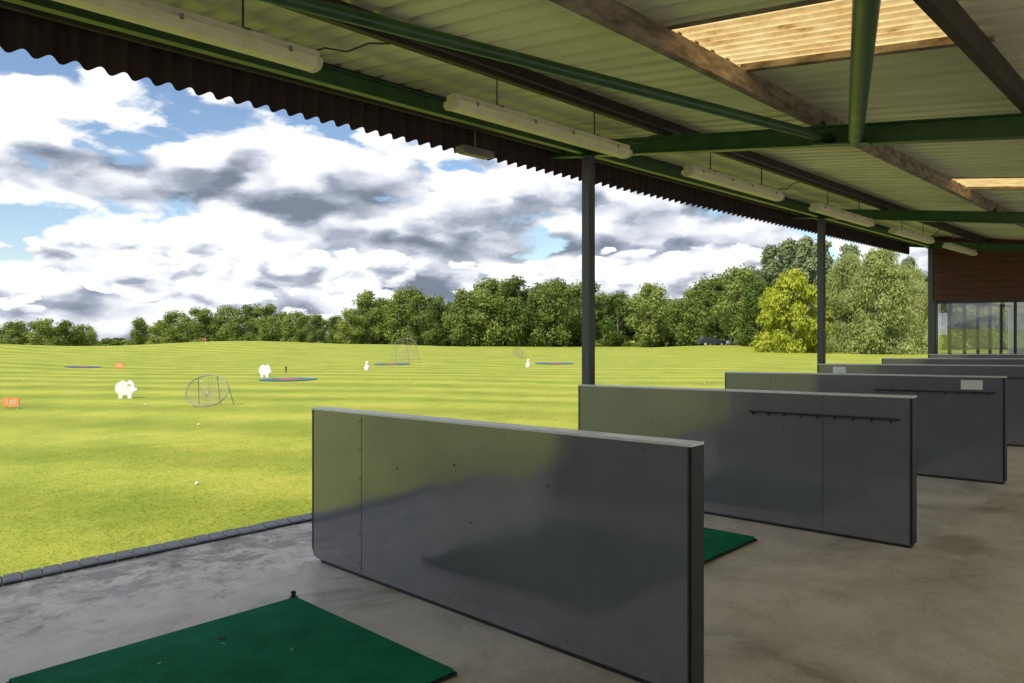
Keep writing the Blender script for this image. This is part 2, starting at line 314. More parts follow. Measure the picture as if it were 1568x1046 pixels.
# ---------------------------------------------------------------- bay dividers
def divider(i,x0):
    b_=MB(); x1=x0+.10; y0,y1=1.66,4.79; H=1.10
    prof=[(y0,.025),(y1-.06,.025),(y1-.015,.04),(y1,.08),(y1,H),(y0,H)]
    n=len(prof)
    vs=[(x,y,z+floor_z(y)) for x in (x0,x1) for y,z in prof]
    b_.add(vs,[tuple(range(n)),tuple(range(n,2*n))]+[(k,(k+1)%n,(k+1)%n+n,k+n) for k in range(n)],0)
    b_.box(x0-.006,x1+.006,y0-.006,y1+.006,H+.001,H+.014,1,floor_z)
    b_.box(x0-.004,x1+.004,y0-.006,y0-.001,.03,H,2,floor_z)
    b_.box(x0-.004,x0-.0005,y0-.006,y0+.012,.03,H,2,floor_z)
    b_.box(x0-.003,x0-.0003,y1-.012,y1+.003,.08,H,2,floor_z)
    b_.box(x0+.01,x1-.01,y0+.01,y1-.10,-.02,.024,2,floor_z)  # black strip standing in for the shadow line under the raised panel
    seams=[4.16] if i%2==0 else [2.30]
    for sy in seams:
        b_.box(x0-.0016,x0-.0002,sy-.0015,sy+.0015,.03,H-.01,2,floor_z)
        for k in range(6):
            z=.1+k*.19+floor_z(sy)
            b_.tube([(x0-.004,sy+.018,z),(x0,sy+.018,z)],.005,8,2)
    for k in range(7):
        yy=1.9+k*.45
        b_.tube([(x0-.003,yy,H-.03+floor_z(yy)),(x0,yy,H-.03+floor_z(yy))],.004,8,2)
        b_.tube([(x0-.003,yy,.07+floor_z(yy)),(x0,yy,.07+floor_z(yy))],.004,8,2)
    for (yy,zz) in ((3.35,.86),(2.62,.83),(3.9,.78),(3.2,.55)):
        yy+=.07*((i*37)%5-2); b_.tube([(x0-.003,yy,zz+floor_z(yy)),(x0,yy,zz+floor_z(yy))],.007,8,2)
    if i in (1,2,3,4):
        a,bb=(1.74,2.92)
        zr=H-.17
        b_.box(x0-.010,x0-.0005,a,bb,zr,zr+.018,2,floor_z)
        for k in range(9):
            yy=a+.05+k*(bb-a-.1)/8; z=zr+floor_z(yy)
            b_.tube([(x0-.008,yy,z+.004),(x0-.04,yy,z-.012),(x0-.05,yy,z+.012)],.006,6,2)
    if i in (2,3):
        ly=1.95 if i==2 else 4.45
        b_.box(x0-.006,x0-.0005,ly-.10,ly+.10,H-.13,H-.03,3,floor_z)
    b_.make('bay_divider',[M_panel,M_capl,M_capd,M_gloss],bevel=.002,loc=(x0,y0,0))
divider(0,-.28)
for i in range(6): divider(i,2.78+3.06*i)

# ---------------------------------------------------------------- mats
def mat(x0,y0):
    b_=MB(); fz=floor_z
    b_.box(x0,x0+1.5,y0,y0+1.5,.0005,.016,1,fz)
    b_.box(x0+.012,x0+1.488,y0+.012,y0+1.488,.0165,.032,0,fz)
    cx,cy=x0+1.49,y0+1.52; z=fz(cy)
    b_.tube([(cx,cy,z),(cx,cy,z+.02),(cx,cy,z+.022),(cx,cy,z+.055)],[.03,.026,.012,.016],12,1)
    b_.tube([(x0+.9,y0+1.2,fz(y0+1.2)+.03),(x0+.9,y0+1.2,fz(y0+1.2)+.035)],.022,14,1)
    for k in range(3):
        tx=x0+.3+random.random()*1.1; ty=y0+.7+random.random()*.7; tz=fz(ty)+.036; a=random.random()*6
        b_.tube([(tx,ty,tz),(tx+.022*math.cos(a),ty+.022*math.sin(a),tz+.002)],[.0025,.0015],6,2)
    b_.make('golf_mat',[M_turf,M_rub,M_white],bevel=.003,loc=(x0,y0,0))
for k in range(-1,6): mat(.77+3.06*k,2.60)

# ---------------------------------------------------------------- shelter
SH=empty('driving_range_shelter',(6,2,0))
XA,XB=-12.5,18.7
sl=.13
def rz(y): return -sl*(4.79-y)
for k,xp in enumerate([-6.2,-.1,6.0,12.1,18.25]):
    b_=MB(); b_.box(xp-.05,xp+.05,4.74,4.84,-.02,3.50,0); b_.box(xp-.09,xp+.09,4.70,4.88,-.01,.012,0); b_.box(xp-.08,xp+.08,4.71,4.87,3.478,3.488,0)
    b_.box(xp-.05,xp+.05,-3.75,-3.65,0,2.40,0)
    b_.make('post_%d'%k,[M_post],bevel=.004,parent=SH)
def ibeamY(b_,xc,y0,y1,zb,h,w,mi=0,off=rz):
    b_.box(xc-w/2,xc+w/2,y0,y1,zb,zb+.012,mi,off)
    b_.box(xc-w/2,xc+w/2,y0,y1,zb+h-.012,zb+h,mi,off)
    b_.box(xc-.006,xc+.006,y0,y1,zb+.012,zb+h-.012,mi,off)
for k,xp in enumerate([-12.3,-6.2,-.1,6.0,12.1,18.25]):
    b_=MB(); ibeamY(b_,xp,-3.9,5.30,3.49,.16,.10)
    for yy in (3.83,2.41,.98):
        b_.box(xp+.008,xp+.05,yy-.06,yy+.03,3.652,3.70,0,rz)
    b_.make('rafter_%d'%k,[M_green],bevel=.002,parent=SH)
b_=MB()
b_.box(XA,XB,4.755,4.825,3.505,3.515); b_.box(XA,XB,4.755,4.825,3.628,3.638); b_.box(XA,XB,4.784,4.796,3.515,3.628)
b_.make('eaves_beam',[M_green],parent=SH)
b_=MB(); b_.tube([(XA,5.12,3.60),(XB,5.12,3.60)],.028,8); b_.make('front_rail',[M_purld],smooth=True,parent=SH)
for k,yp in enumerate([5.26,3.83,2.41,.98,-.45,-1.88,-3.3]):
    b_=MB(); z=3.652+rz(yp)
    b_.box(XA,XB,yp-.03,yp+.03,z,z+.138)
    b_.make('purlin_%d'%k,[M_purl if k in (2,4) else M_purld],bevel=.004,parent=SH)
zc=3.49+.055
b_=MB(); b_.tube([(6.0,2.11,zc+rz(2.11)-.02),(-.1,-.13,zc+rz(-.13)-.02)],.054,20); b_.box(5.86,5.99,1.98,2.40,3.478,3.489,0,rz)
b_.make('brace_tube',[M_green],smooth=True,parent=SH)
b_=MB(); b_.tube([(6.0,2.29,zc+rz(2.29)),(-.1,3.87,zc+rz(3.87)-.02)],.038,16); b_.make('brace_bar',[M_green],smooth=True,parent=SH)
SKY=[(3.76,4.76),(9.86,10.86),(15.96,16.96),(-2.3,-1.3),(-8.4,-7.4)]
b_=MB(); zb=3.793
def prof_pts(a,b):
    pts=[]; x=a; per=.2
    while x<b-1e-6:
        for dx,dz in ((0,0),(.115,0),(.135,.032),(.180,.032)):
            if x+dx<=b+1e-6: pts.append((x+dx,dz))
        x+=per
    pts.append((b,0)); return pts
def strip(a,b,y0,y1,mi=0):
    pts=prof_pts(a,b); n=len(pts)
    vs=[(px,y0,zb+pz+rz(y0)) for px,pz in pts]+[(px,y1,zb+pz+rz(y1)) for px,pz in pts]
    b_.add(vs,[(k,k+1,k+n+1,k+n) for k in range(n-1)],mi)
segs=[]; cur=XA
for a,c in sorted(SKY):
    segs.append((cur,a,False)); segs.append((a,c,True)); cur=c
segs.append((cur,XB,False))
for a,c,s in segs:
    if not s: strip(a,c,-4,5.33)
    else: strip(a,c,2.41,5.33); strip(a,c,-.45,.98); strip(a,c,-4,-1.88)
b_.make('roof_sheet',[M_sheet],parent=SH)
b_=MB()
for a,c in SKY:
    for y0,y1 in ((.93,2.46),(-1.93,-.40)):
        n=80; vs=[]
        for y in (y0,y1):
            for k in range(n+1):
                xx=a-.05+(c-a+.1)*k/n; vs.append((xx,y,zb+.040+.016*math.cos(2*math.pi*xx/.1)+rz(y)))
        b_.add(vs,[(k,k+1,k+n+2,k+n+1) for k in range(n)],0)
        for xe in (a,c): b_.box(xe-.055,xe+.004,y0,y1,zb-.004,zb+.07,1,rz)
b_.make('skylight_sheet',[M_sky,M_purl],smooth=True,parent=SH,angle=80)
b_=MB(); per=.146; nn=int((XB-XA)/per*10); vs=[]
for r_ in range(2):
    for k in range(nn+1):
        xx=XA+k*per/10; c=math.cos(2*math.pi*xx/per)
        vs.append((xx,5.36+.026*c,(3.415-.015*c) if r_==0 else 4.02))
b_.add(vs,[(k,k+1,k+nn+2,k+nn+1) for k in range(nn)],0)
b_.make('corrugated_fascia',[M_fasc],smooth=True,parent=SH,angle=80)
b_=MB(); b_.box(XA,XB,5.30,5.322,3.66,3.80); b_.make('fascia_rail',[M_purld],parent=SH)

def fluoro(x0):
    L_=2.05; x1=x0+L_; yc=3.83; zb_=3.205
    b_=MB()
    def prism(xa,xb,pr,mi):
        n=len(pr); vs=[(xx,yc+p[0],zb_+p[1]) for xx in (xa,xb) for p in pr]
        b_.add(vs,[tuple(range(n)),tuple(range(n,2*n))]+[(k,(k+1)%n,(k+1)%n+n,k+n) for k in range(n)],mi)
    dif=[(-.062,.062),(-.066,.03),(-.045,.006),(0,0),(.045,.006),(.066,.03),(.062,.062)]
    prism(x0+.03,x1-.03,dif,0)
    prism(x0,x0+.029,[(p[0]*1.08,p[1]*1.04-.002) for p in dif],1); prism(x1-.029,x1,[(p[0]*1.08,p[1]*1.04-.002) for p in dif],1)
    b_.box(x0+.01,x1-.01,yc-.05,yc+.05,zb_+.066,zb_+.105,1)
    for c in (.45,L_-.45):
        b_.tube([(x0+c,yc,zb_+.10),(x0+c,yc,3.53)],.006,6,2)
        b_.box(x0+c-.02,x0+c+.02,yc-.056,yc+.056,zb_+.104,zb_+.112,2)
    for c in (.2,.8,1.25,1.85):
        for s_ in (-1,1): b_.box(x0+c-.009,x0+c+.009,yc+s_*.066-.003,yc+s_*.066+.003,zb_+.05,zb_+.08,3)
    p=[(x1-.05,yc,zb_+.10),(x1+.06,yc+.01,zb_+.16),(x1+.2,yc-.01,zb_+.17),(x1+.35,yc-.02,zb_+.26),(x1+.5,yc-.035,3.50)]
    b_.tube(p,.006,6,2)
    b_.make('fluorescent_light',[M_cream,M_hous,M_dframe,M_net],smooth=True,loc=(x0,yc,zb_),angle=30)
for k in range(-2,6): fluoro(.20+3.08*k)
b_=MB(); b_.tube([(XA,3.765,3.56),(XB,3.765,3.56)],.011,8); b_.make('cable_conduit',[M_dframe],smooth=True,parent=SH)
b_=MB(); b_.box(4.55,4.95,5.12,5.24,3.36,3.42,0); b_.box(4.58,4.92,5.135,5.225,3.35,3.359,1); b_.tube([(4.75,5.18,3.42),(4.75,5.18,3.66)],.01,8,0)
b_.make('floodlight',[M_net,M_net],bevel=.004)

# ---------------------------------------------------------------- end pavilion (glazed)
PV=empty('glazed_clubhouse',(21,0,0)); W0=18.72
b_=MB()
z=2.32
while z<3.85:
    b_.add([(W0-.012,-4,z),(W0-.012,4.92,z),(W0+.01,4.92,z+.13),(W0+.01,-4,z+.13),(W0+.05,-4,z),(W0+.05,4.92,z),(W0+.05,4.92,z+.13),(W0+.05,-4,z+.13)],
     [(0,1,2,3),(4,7,6,5),(0,4,5,1),(3,2,6,7),(0,3,7,4),(1,5,6,2)],0); z+=.132
z=2.32
while z<3.85:
    b_.box(W0+.06,27,4.90,4.935,z,z+.128); z+=.132
b_.make('timber_cladding',[M_brown],parent=PV)
b_=MB()
b_.box(W0-.02,W0+.12,4.80,4.96,-.1,2.318)
for yy in (3.3,1.5,-.3,-2.1): b_.box(W0+.01,W0+.07,yy-.025,yy+.025,0,2.318)
for xx in (20.2,21.6,23,24.4,25.8): b_.box(xx-.03,xx+.03,4.86,4.93,0,2.318)
b_.box(W0+.012,W0+.068,-4,4.8,.08,.16); b_.box(W0+.012,W0+.068,-4,4.8,2.25,2.318); b_.box(W0+.13,27,4.862,4.928,.02,.14)
b_.make('window_frame',[M_dframe],bevel=.004,parent=PV)
b_=MB(); b_.add([(W0+.04,-4,.1),(W0+.04,4.8,.1),(W0+.04,4.8,2.3),(W0+.04,-4,2.3)],[(0,1,2,3)]); b_.add([(W0+.1,4.9,.1),(27,4.9,.1),(27,4.9,2.3),(W0+.1,4.9,2.3)],[(0,1,2,3)])
b_.make('glazing',[M_glass],parent=PV)
b_=MB(); b_.box(27,27.2,-4,1.0,0,3.8); b_.box(27,27.2,3.2,4.93,0,3.8); b_.box(27,27.2,1.0,3.2,0,.9); b_.box(27,27.2,1.0,3.2,2.2,3.8)
b_.box(W0+.1,27,-4.2,-4,0,3.8); b_.box(W0+.1,27,-4,4.88,2.4,2.45); b_.box(23.4,23.5,-4,3.0,.05,2.39); b_.make('interior_wall',[M_wall],parent=PV)
b_=MB(); b_.box(22.2,22.6,-1.0,2.6,.1,1.08,0); b_.box(22.15,22.7,-1.05,2.65,1.082,1.12,1); b_.box(22.35,22.45,1.2,1.65,1.25,1.55,1); b_.box(22.38,22.42,1.4,1.44,1.121,1.25,1); b_.make('reception_counter',[M_wall,M_dframe],bevel=.004)
b_=MB()
for yy,mi in ((2.3,0),(1.3,1),(.4,0)):
    b_.box(23.36,23.385,yy-.32,yy+.32,1.45,1.95,2); b_.box(23.345,23.358,yy-.28,yy+.28,1.49,1.91,mi)
b_.make('notice_board',[M_orange,M_blue,M_dframe])
b_=MB(); b_.box(W0,27.4,-4.3,5.25,3.86,3.95); b_.make('flat_roof',[M_purld],parent=PV)
def table(x,y):
    b_=MB(); z=floor_z(y)
    b_.tube([(x,y,z+.72),(x,y,z+.75)],.45,24,0); b_.tube([(x,y,z+.02),(x,y,z+.72)],.035,10,1); b_.tube([(x,y,z),(x,y,z+.025)],.25,20,1)
    b_.make('round_table',[M_white,M_dframe],loc=(x,y,z))
def chair(x,y,a):
    b_=MB()
    b_.box(-.21,.21,-.21,.21,.43,.46,0); b_.box(-.21,.21,.19,.215,.5,.88,0)
    for sx in (-.19,.19):
        b_.tube([(sx,-.19,0),(sx,-.19,.43)],.013,8,1); b_.tube([(sx,.2,0),(sx,.2,.86)],.013,8,1)
    o=b_.make('cafe_chair',[M_net,M_dframe],bevel=.004); o.location=(x,y,floor_z(y)); o.rotation_euler=(0,0,a)
table(20.6,3.4); chair(20.0,3.9,.8); chair(21.2,3.0,-2); table(22.3,3.8); chair(21.8,4.3,.6); chair(22.9,3.5,-2.3)

# ---------------------------------------------------------------- range targets
def P(D,u): 
    x,y=survey(D,u); return x,y,float(zg(x,y))
def facing(): return TH-math.pi/2
def animal_target(D,u,h,rot=0):
    pts=[(-.50,.50),(-.47,.72),(-.36,.88),(-.20,.93),(-.16,1.0),(-.06,.95),(.05,.90),(.18,.92),(.22,1.02),(.32,.95),(.42,.90),(.50,.76),(.52,.60),(.60,.56),(.60,.42),(.50,.40),(.42,.30),(.36,.26),(.36,0),(.16,0),(.15,.20),(-.10,.20),(-.12,0),(-.32,0),(-.33,.26),(-.44,.34)]
    b_=MB(); n=len(pts)
    vs=[(p[0]*h,yy,p[1]*h) for yy in (-.06*h,.06*h) for p in pts]
    b_.add(vs,[tuple(range(n)),tuple(range(n,2*n))]+[(k,(k+1)%n,(k+1)%n+n,k+n) for k in range(n)],0)
    b_.tube([(.30*h,-.062*h,.72*h),(.30*h,-.075*h,.72*h)],.03*h,10,1)
    b_.add([(.10*h,-.065*h,.90*h),(.24*h,-.10*h,.84*h),(.12*h,-.09*h,.68*h)],[(0,1,2)],0)
    b_.tube([(.60*h,0,.49*h),(.635*h,0,.49*h)],.075*h,12,0)
    o=b_.make('animal_target',[M_white,M_dframe],bevel=.01); x,y,z=P(D,u); o.location=(x,y,z-.01); o.rotation_euler=(0,0,facing()+rot)
animal_target(21.3,-11.3,.54,.1); animal_target(32,-10.85,.56,-.3)
def bottle_target(D,u,h):
    b_=MB(); pr=[(0,.26),(.05,.28),(.35,.30),(.6,.2),(.72,.13),(.8,.17),(.9,.18),(.97,.12),(1,.03)]
    b_.tube([(0,0,p[0]*h) for p in pr],[p[1]*h for p in pr],16,0); b_.tube([(0,0,.62*h),(0,0,.66*h)],.195*h,16,1)
    o=b_.make('skittle_target',[M_white,M_red],smooth=True); x,y,z=P(D,u); o.location=(x,y,z)
bottle_target(40,-7.95,.5); bottle_target(45,1.0,.5)
def net_dish(D,u,r,tilt,rot,roll=0):
    b_=MB()
    def dp(a,q): 
        return Vector((r*q*math.cos(a),r*q*math.sin(a),-.30*r*(1-q*q)))
    R=Matrix.Rotation(roll,3,'Y')@Matrix.Rotation(tilt,3,'X')
    t=.010*max(1,r*1.1)
    low=min((R@dp(2*math.pi*k/28,1)).z for k in range(28))
    base=Vector((0,0,-low+.03))
    T=lambda v:(R@v)+base
    b_.tube([T(dp(2*math.pi*k/28,1)) for k in range(29)],t*1.5,6,0)
    for q in (.15,.3,.45,.6,.75,.9): b_.tube([T(dp(2*math.pi*k/24,q)) for k in range(25)],t*.35,4,0)
    for k in range(28): b_.tube([T(dp(2*math.pi*k/28,q)) for q in (0,.35,.7,1)],t*.35,4,0)
    for a in (.6,1.57,2.5):
        p=T(dp(a,1)); b_.tube([p,(p.x*1.15,p.y+r*.3,0)],t*1.0,6,0)
    o=b_.make('target_net',[M_net],smooth=True); x,y,z=P(D,u); o.location=(x,y,z); o.rotation_euler=(0,0,facing()+rot)
net_dish(18.8,-7.85,.52,math.radians(44),-.05,math.radians(14)); net_dish(50,-7.4,.95,math.radians(62),-.3); net_dish(62,.65,.6,math.radians(40),.6)
def ring_target(D,u,r):
    x0,y0,z0=P(D,u); b_=MB(); n=40
    for (ra,rb,mi) in ((0.002,.38*r,1),(.38*r,.66*r,2),(.66*r,r,0)):
        vs=[]
        for q in (ra,rb):
            for k in range(n):
                a=2*math.pi*k/n; xx=x0+q*math.cos(a); yy=y0+q*math.sin(a); vs.append((xx,yy,float(zg(xx,yy))+.03))
        b_.add(vs,[(k,(k+1)%n,(k+1)%n+n,k+n) for k in range(n)],mi)
    b_.make('ring_target',[M_blue,M_red,M_dgreen],loc=(x0,y0,z0))
ring_target(30,-9.2,1.15); ring_target(43,-25.3,.95); ring_target(48,-7.9,1.2); ring_target(50,2.9,1.35)
def board(D,u,w,h):
    b_=MB(); b_.box(-w/2,w/2,-.012,.012,.05,.05+h,0); b_.box(-w*.35,-w*.35+.03,.013,.04,0,h,1); b_.box(w*.35-.03,w*.35,.013,.04,0,h,1)
    for k,dx in enumerate((-.22,0,.2)):
        b_.box(w*dx-.02*w,w*dx+.04*w,-.017,-.0125,.05+h*.25,.05+h*.75,1)
        if k: b_.box(w*dx+.09*w,w*dx+.12*w,-.017,-.0125,.05+h*.25,.05+h*.75,1); b_.box(w*dx+.04*w,w*dx+.09*w,-.017,-.0125,.05+h*.66,.05+h*.75,1); b_.box(w*dx+.04*w,w*dx+.09*w,-.017,-.0125,.05+h*.25,.05+h*.34,1)
    o=b_.make('distance_sign',[M_orange,M_hous]); x,y,z=P(D,u); o.location=(x,y,z); o.rotation_euler=(0,0,facing())
board(18.2,-12.5,.42,.22); board(42,-22.6,.48,.3)
def flag(D,u,h):
    b_=MB(); b_.tube([(0,0,0),(0,0,h)],.015,8,0)
    n=6; vs=[]
    for k in range(n+1):
        xx=k*.07; vs+= [(xx,.04*math.sin(k*1.2),h-.02),(xx,.04*math.sin(k*1.2+.3),h-.28)]
    b_.add(vs,[(2*k,2*k+2,2*k+3,2*k+1) for k in range(n)],1)
    o=b_.make('golf_flag',[M_white,M_red]); x,y,z=P(D,u); o.location=(x,y,z); o.rotation_euler=(0,0,facing()+math.pi)
flag(85,-35.7,.85)
def golfer(D,u,h):
    J={'pel':(0,0,.52),'wai':(0,.01,.62),'che':(0,.0,.76),'nec':(0,-.01,.85),'hea':(0,-.02,.91),'top':(0,-.02,.97),
       'lh':(.055,0,.50),'lk':(.075,-.03,.28),'la':(.085,0,.05),'lf':(.09,-.08,.015),'rh':(-.055,0,.50),'rk':(-.07,-.03,.28),'ra':(-.08,0,.05),'rf':(-.085,-.08,.015),
       'ls':(.11,0,.81),'le':(.13,-.05,.66),'lw':(.04,-.15,.56),'rs':(-.11,0,.81),'re':(-.12,-.06,.66),'rw':(0,-.16,.54)}
    R={'pel':.075,'wai':.065,'che':.08,'nec':.03,'hea':.055,'top':.04,'lh':.06,'lk':.038,'la':.025,'lf':.02,'rh':.06,'rk':.038,'ra':.025,'rf':.02,'ls':.038,'le':.027,'lw':.02,'rs':.038,'re':.027,'rw':.02}
    E=[('pel','wai'),('wai','che'),('che','nec'),('nec','hea'),('hea','top'),('pel','lh'),('lh','lk'),('lk','la'),('la','lf'),('pel','rh'),('rh','rk'),('rk','ra'),('ra','rf'),('che','ls'),('ls','le'),('le','lw'),('che','rs'),('rs','re'),('re','rw')]
    ks=list(J); me=bpy.data.meshes.new('golfer_figure'); me.from_pydata([[c*h for c in J[k]] for k in ks],[(ks.index(a),ks.index(b)) for a,b in E],[])
    o=bpy.data.objects.new('golfer_figure',me); COL.objects.link(o)
    md=o.modifiers.new('skin','SKIN'); sv=me.skin_vertices[0].data
    for i,k in enumerate(ks): sv[i].radius=(R[k]*h,R[k]*h*.85); sv[i].use_root=(k=='pel')
    s=o.modifiers.new('sub','SUBSURF'); s.levels=1; s.render_levels=2
    m,nt,b=new_mat('figure_paint'); L=nt.links; tc=N(nt,'ShaderNodeTexCoord'); sp=N(nt,'ShaderNodeSeparateXYZ'); L.new(tc.outputs['Object'],sp.inputs[0])
    r=ramp(nt,[(0,(.03,.03,.045)),(.5*h,(.05,.05,.08)),(.52*h,(.10,.06,.07)),(.85*h,(.45,.28,.2))]); r.color_ramp.interpolation='CONSTANT'
    L.new(sp.outputs['Z'],r.inputs[0]); L.new(r.outputs[0],b.inputs['Base Color']); me.materials.append(m)
    x,y,z=P(D,u); o.location=(x,y,z); o.rotation_euler=(0,0,facing()+.5)
golfer(35.5,-11.0,.42)
b_=MB()
bm=bmesh.new(); bmesh.ops.create_icosphere(bm,subdivisions=2,radius=.0215); bv=[v.co.copy() for v in bm.verts]; bf=[tuple(v.index for v in f.verts) for f in bm.faces]; bm.free()
balls=[(8.66,-3.74)]+[(rng.uniform(12,60),None) for _ in range(30)]
for D,u in balls:
    if u is None: u=D*rng.uniform(-.75,.35)
    x,y,z=P(D,u)
    if y<6.5: continue
    b_.add([(v.x+x,v.y+y,v.z+z+.02) for v in bv],bf)
b_.make('golf_balls',[M_white],smooth=True)

def car(D,u,rot,col):
    b_=MB()
    low=[(-2.15,.35),(-2.2,.6),(-2.1,.86),(-1.2,.95),(1.1,.95),(1.9,.82),(2.15,.62),(2.12,.32)]
    n=len(low); vs=[(p[0],yy,p[1]) for yy in (-.86,.86) for p in low]
    b_.add(vs,[tuple(range(n)),tuple(range(n,2*n))]+[(k,(k+1)%n,(k+1)%n+n,k+n) for k in range(n)],0)
    top=[(-1.95,.90),(-1.45,1.40),(.15,1.46),(1.15,.95)]; vs=[(p[0],s_*(.80 if p[1]<1 else .62),p[1]) for s_ in (-1,1) for p in top]; n=4
    b_.add(vs,[tuple(range(n)),tuple(range(n,2*n))]+[(k,(k+1)%n,(k+1)%n+n,k+n) for k in range(n)],1)
    b_.box(-1.42,.15,-.60,.60,1.43,1.475,0)
    for xx in (-1.35,1.35):
        for s_ in (-1,1): b_.tube([(xx,s_*.72,.32),(xx,s_*.90,.32)],.32,20,2); b_.tube([(xx,s_*.90,.32),(xx,s_*.91,.32)],.18,14,3)
    mc=mottled('car_paint',col,tuple(c*1.2 for c in col),3,(.2,.3))
    o=b_.make('parked_car',[mc,M_dframe,M_rub,M_capl],bevel=.03); x,y,z=P(D,u); o.location=(x,y,z); o.rotation_euler=(0,0,facing()+rot)
car(117,32.0,.1,(.03,.035,.05)); car(118,36.8,.15,(.40,.41,.43))

# ---------------------------------------------------------------- trees
def tree_mesh(name,seed,H,R,base,nblob,nleaf,leaf,lm,shape='round',droop=0.0,br=(.26,.42)):
    g=np.random.default_rng(seed)
    b_=MB(); blobs=[]
    for k in range(nblob):
        f=base+(1-base)*((k+g.random())/nblob)
        q=(f-base)/(1-base)
        if shape=='round': env=R*math.sqrt(max(0,1-(2*q-.85)**2/1.6))
        elif shape=='tall': env=R*(0.55+.45*math.sin(math.pi*min(1,q*1.1)))*(1-.35*q)
        else: env=R*math.sqrt(max(0.05,1-q**1.6))
        rb=R*g.uniform(*br)*(1-.25*q); env=max(env-rb*.6,0)
        a=g.random()*6.283+k*2.4; rr=env*(g.random()**.45)
        z=f*H-rb*.3; z=min(z,H-rb*.85)
        blobs.append((rr*math.cos(a),rr*math.sin(a),z,rb))
    tr=.028*H
    b_.tube([(0,0,-.3),(0,0,.15*H),(.01*H,0,.45*H),(0,.01*H,.8*H)],[tr,tr*.8,tr*.5,tr*.15],8,0)
    for (bx,by,bz,rb) in blobs[::2]:
        z0=min(max(bz-.45*math.hypot(bx,by)-.08*H,.12*H),.75*H)
        b_.tube([(0,0,z0),(bx*.5,by*.5,(z0+bz)/2+.01*H),(bx,by,bz)],[tr*.35,tr*.22,tr*.08],5,0)
    tot=sum(b[3]**2 for b in blobs); Q=[]
    for (bx,by,bz,rb) in blobs:
        n=int(nleaf*rb*rb/tot)
        d=g.normal(size=(n,3)); d/=np.linalg.norm(d,axis=1)[:,None]
        lump=1+.22*np.sin(d[:,0]*5+bx*3)*np.cos(d[:,1]*5+by*2)+.15*np.sin(d[:,2]*9+bz)
        r=rb*lump*(g.random(n)**.35)
        c=d*r[:,None]*np.array([1,1,.85])+np.array([bx,by,bz])
        if droop: c[:,2]-=droop*g.random(n)**2*rb*1.6
        nrm=d+g.normal(size=(n,3))*.55; nrm[:,2]+=.35; nrm/=np.linalg.norm(nrm,axis=1)[:,None]
        t=np.cross(nrm,g.normal(size=(n,3))); 
        if droop: t=np.tile(np.array([[0,0,1.]]),(n,1))+g.normal(size=(n,3))*.3; t-= (t*nrm).sum(1)[:,None]*nrm
        t/=np.linalg.norm(t,axis=1)[:,None]+1e-9; bt=np.cross(nrm,t)
        s=leaf*(.6+.8*g.random(n))[:,None]; wl=(1.0 if not droop else 1.4)
        q=np.stack([c-t*s*wl,c+bt*s*.6,c+t*s*wl,c-bt*s*.6],1); Q.append(q)
    q=np.concatenate(Q).reshape(-1,3); n=len(q)//4
    nv=len(b_.v)
    V=b_.v+q.tolist(); F=b_.f+(np.arange(n*4).reshape(-1,4)+nv).tolist(); MI=b_.m+[1]*n
    me=bpy.data.meshes.new(name); me.from_pydata(V,[],F); me.materials.append(M_bark); me.materials.append(lm)
    me.polygons.foreach_set('material_index',MI); me.update(); return me
def inst(name,me,D,u,s,sx=1.0,parent=None,rot=None):
    o=bpy.data.objects.new(name,me); COL.objects.link(o); x,y,z=P(D,u)
    o.location=(x,y,z-.1); o.scale=(s*sx,s*sx,s); o.rotation_euler=(0,0,random.random()*6.28 if rot is None else rot)
    if parent: o.parent=parent
    return o
oaks=[tree_mesh('oak_%d'%k,20+k,14,5.6,.17,34,7500,.27,M_leafA,br=(.30,.46)) for k in range(5)]
shrub=[tree_mesh('shrub_%d'%k,50+k,4,3.2,.05,10,1500,.26,M_leafA,'dome') for k in range(2)]
TL=empty('distant_tree_line',(0,0,0))
def fpx(px): return (px-784)/1117
def interp(px,tab): 
    return float(np.interp(px,[a for a,_ in tab],[b for _,b in tab]))
Dtab=[(-300,280),(0,262),(200,250),(400,215),(550,180),(800,165),(1000,150),(1120,125),(1200,112),(1500,110),(1800,130)]
tops=[(-300,492),(0,489),(60,486),(140,494),(185,492),(230,487),(280,478),(340,464),(400,468),(470,470),(505,480),(530,472),(560,446),(610,434),(650,446),(672,458),(700,445),(728,450),(750,428),(800,422),(880,424),(925,440),(1000,438),(1040,442),(1065,430),(1110,411),(1200,410),(1500,420),(1800,420)]
px=-320
k=0
while px<1700:
    D=interp(px,Dtab)+random.uniform(-8,8); t=fpx(px); u=t*D; x,y,z=P(D,u)
    gap=(138<px<190) or (-40<px<-5)
    top=interp(px,tops)+random.uniform(-6,6)
    h=EYE+(502-top)/1117*D-z
    if not gap:
        inst('oak',oaks[k%5],D,u,h/14,random.uniform(.85,1.15),TL); 
    k+=1
    px+=random.uniform(.52,.78)*2*5.6*(h/14)/D*1117
px=-320
while px<1700:
    D=interp(px,Dtab)+random.uniform(14,24); t=fpx(px); u=t*D
    top=interp(px,tops)+random.uniform(10,22)
    x,y,z=P(D,u); h=EYE+(502-top)/1117*D-z
    if not(128<px<200) and h>3: inst('oak',oaks[k%5],D,u,h/14,1.25,TL)
    k+=1; px+=28*random.uniform(.8,1.3)
px=-320
while px<1700:
    D=interp(px,Dtab)+random.uniform(2,12); u=fpx(px)*D
    inst('shrub',shrub[k%2],D,u,random.uniform(.4,.9)*(.6 if 140<px<190 else 1),1.4,TL); k+=1; px+=random.uniform(12,22)
px=60
while px<260:
    D=420+random.uniform(-20,20); inst('shrub',shrub[k%2],D,fpx(px)*D,random.uniform(1.8,2.6),1.8,TL); k+=1; px+=12

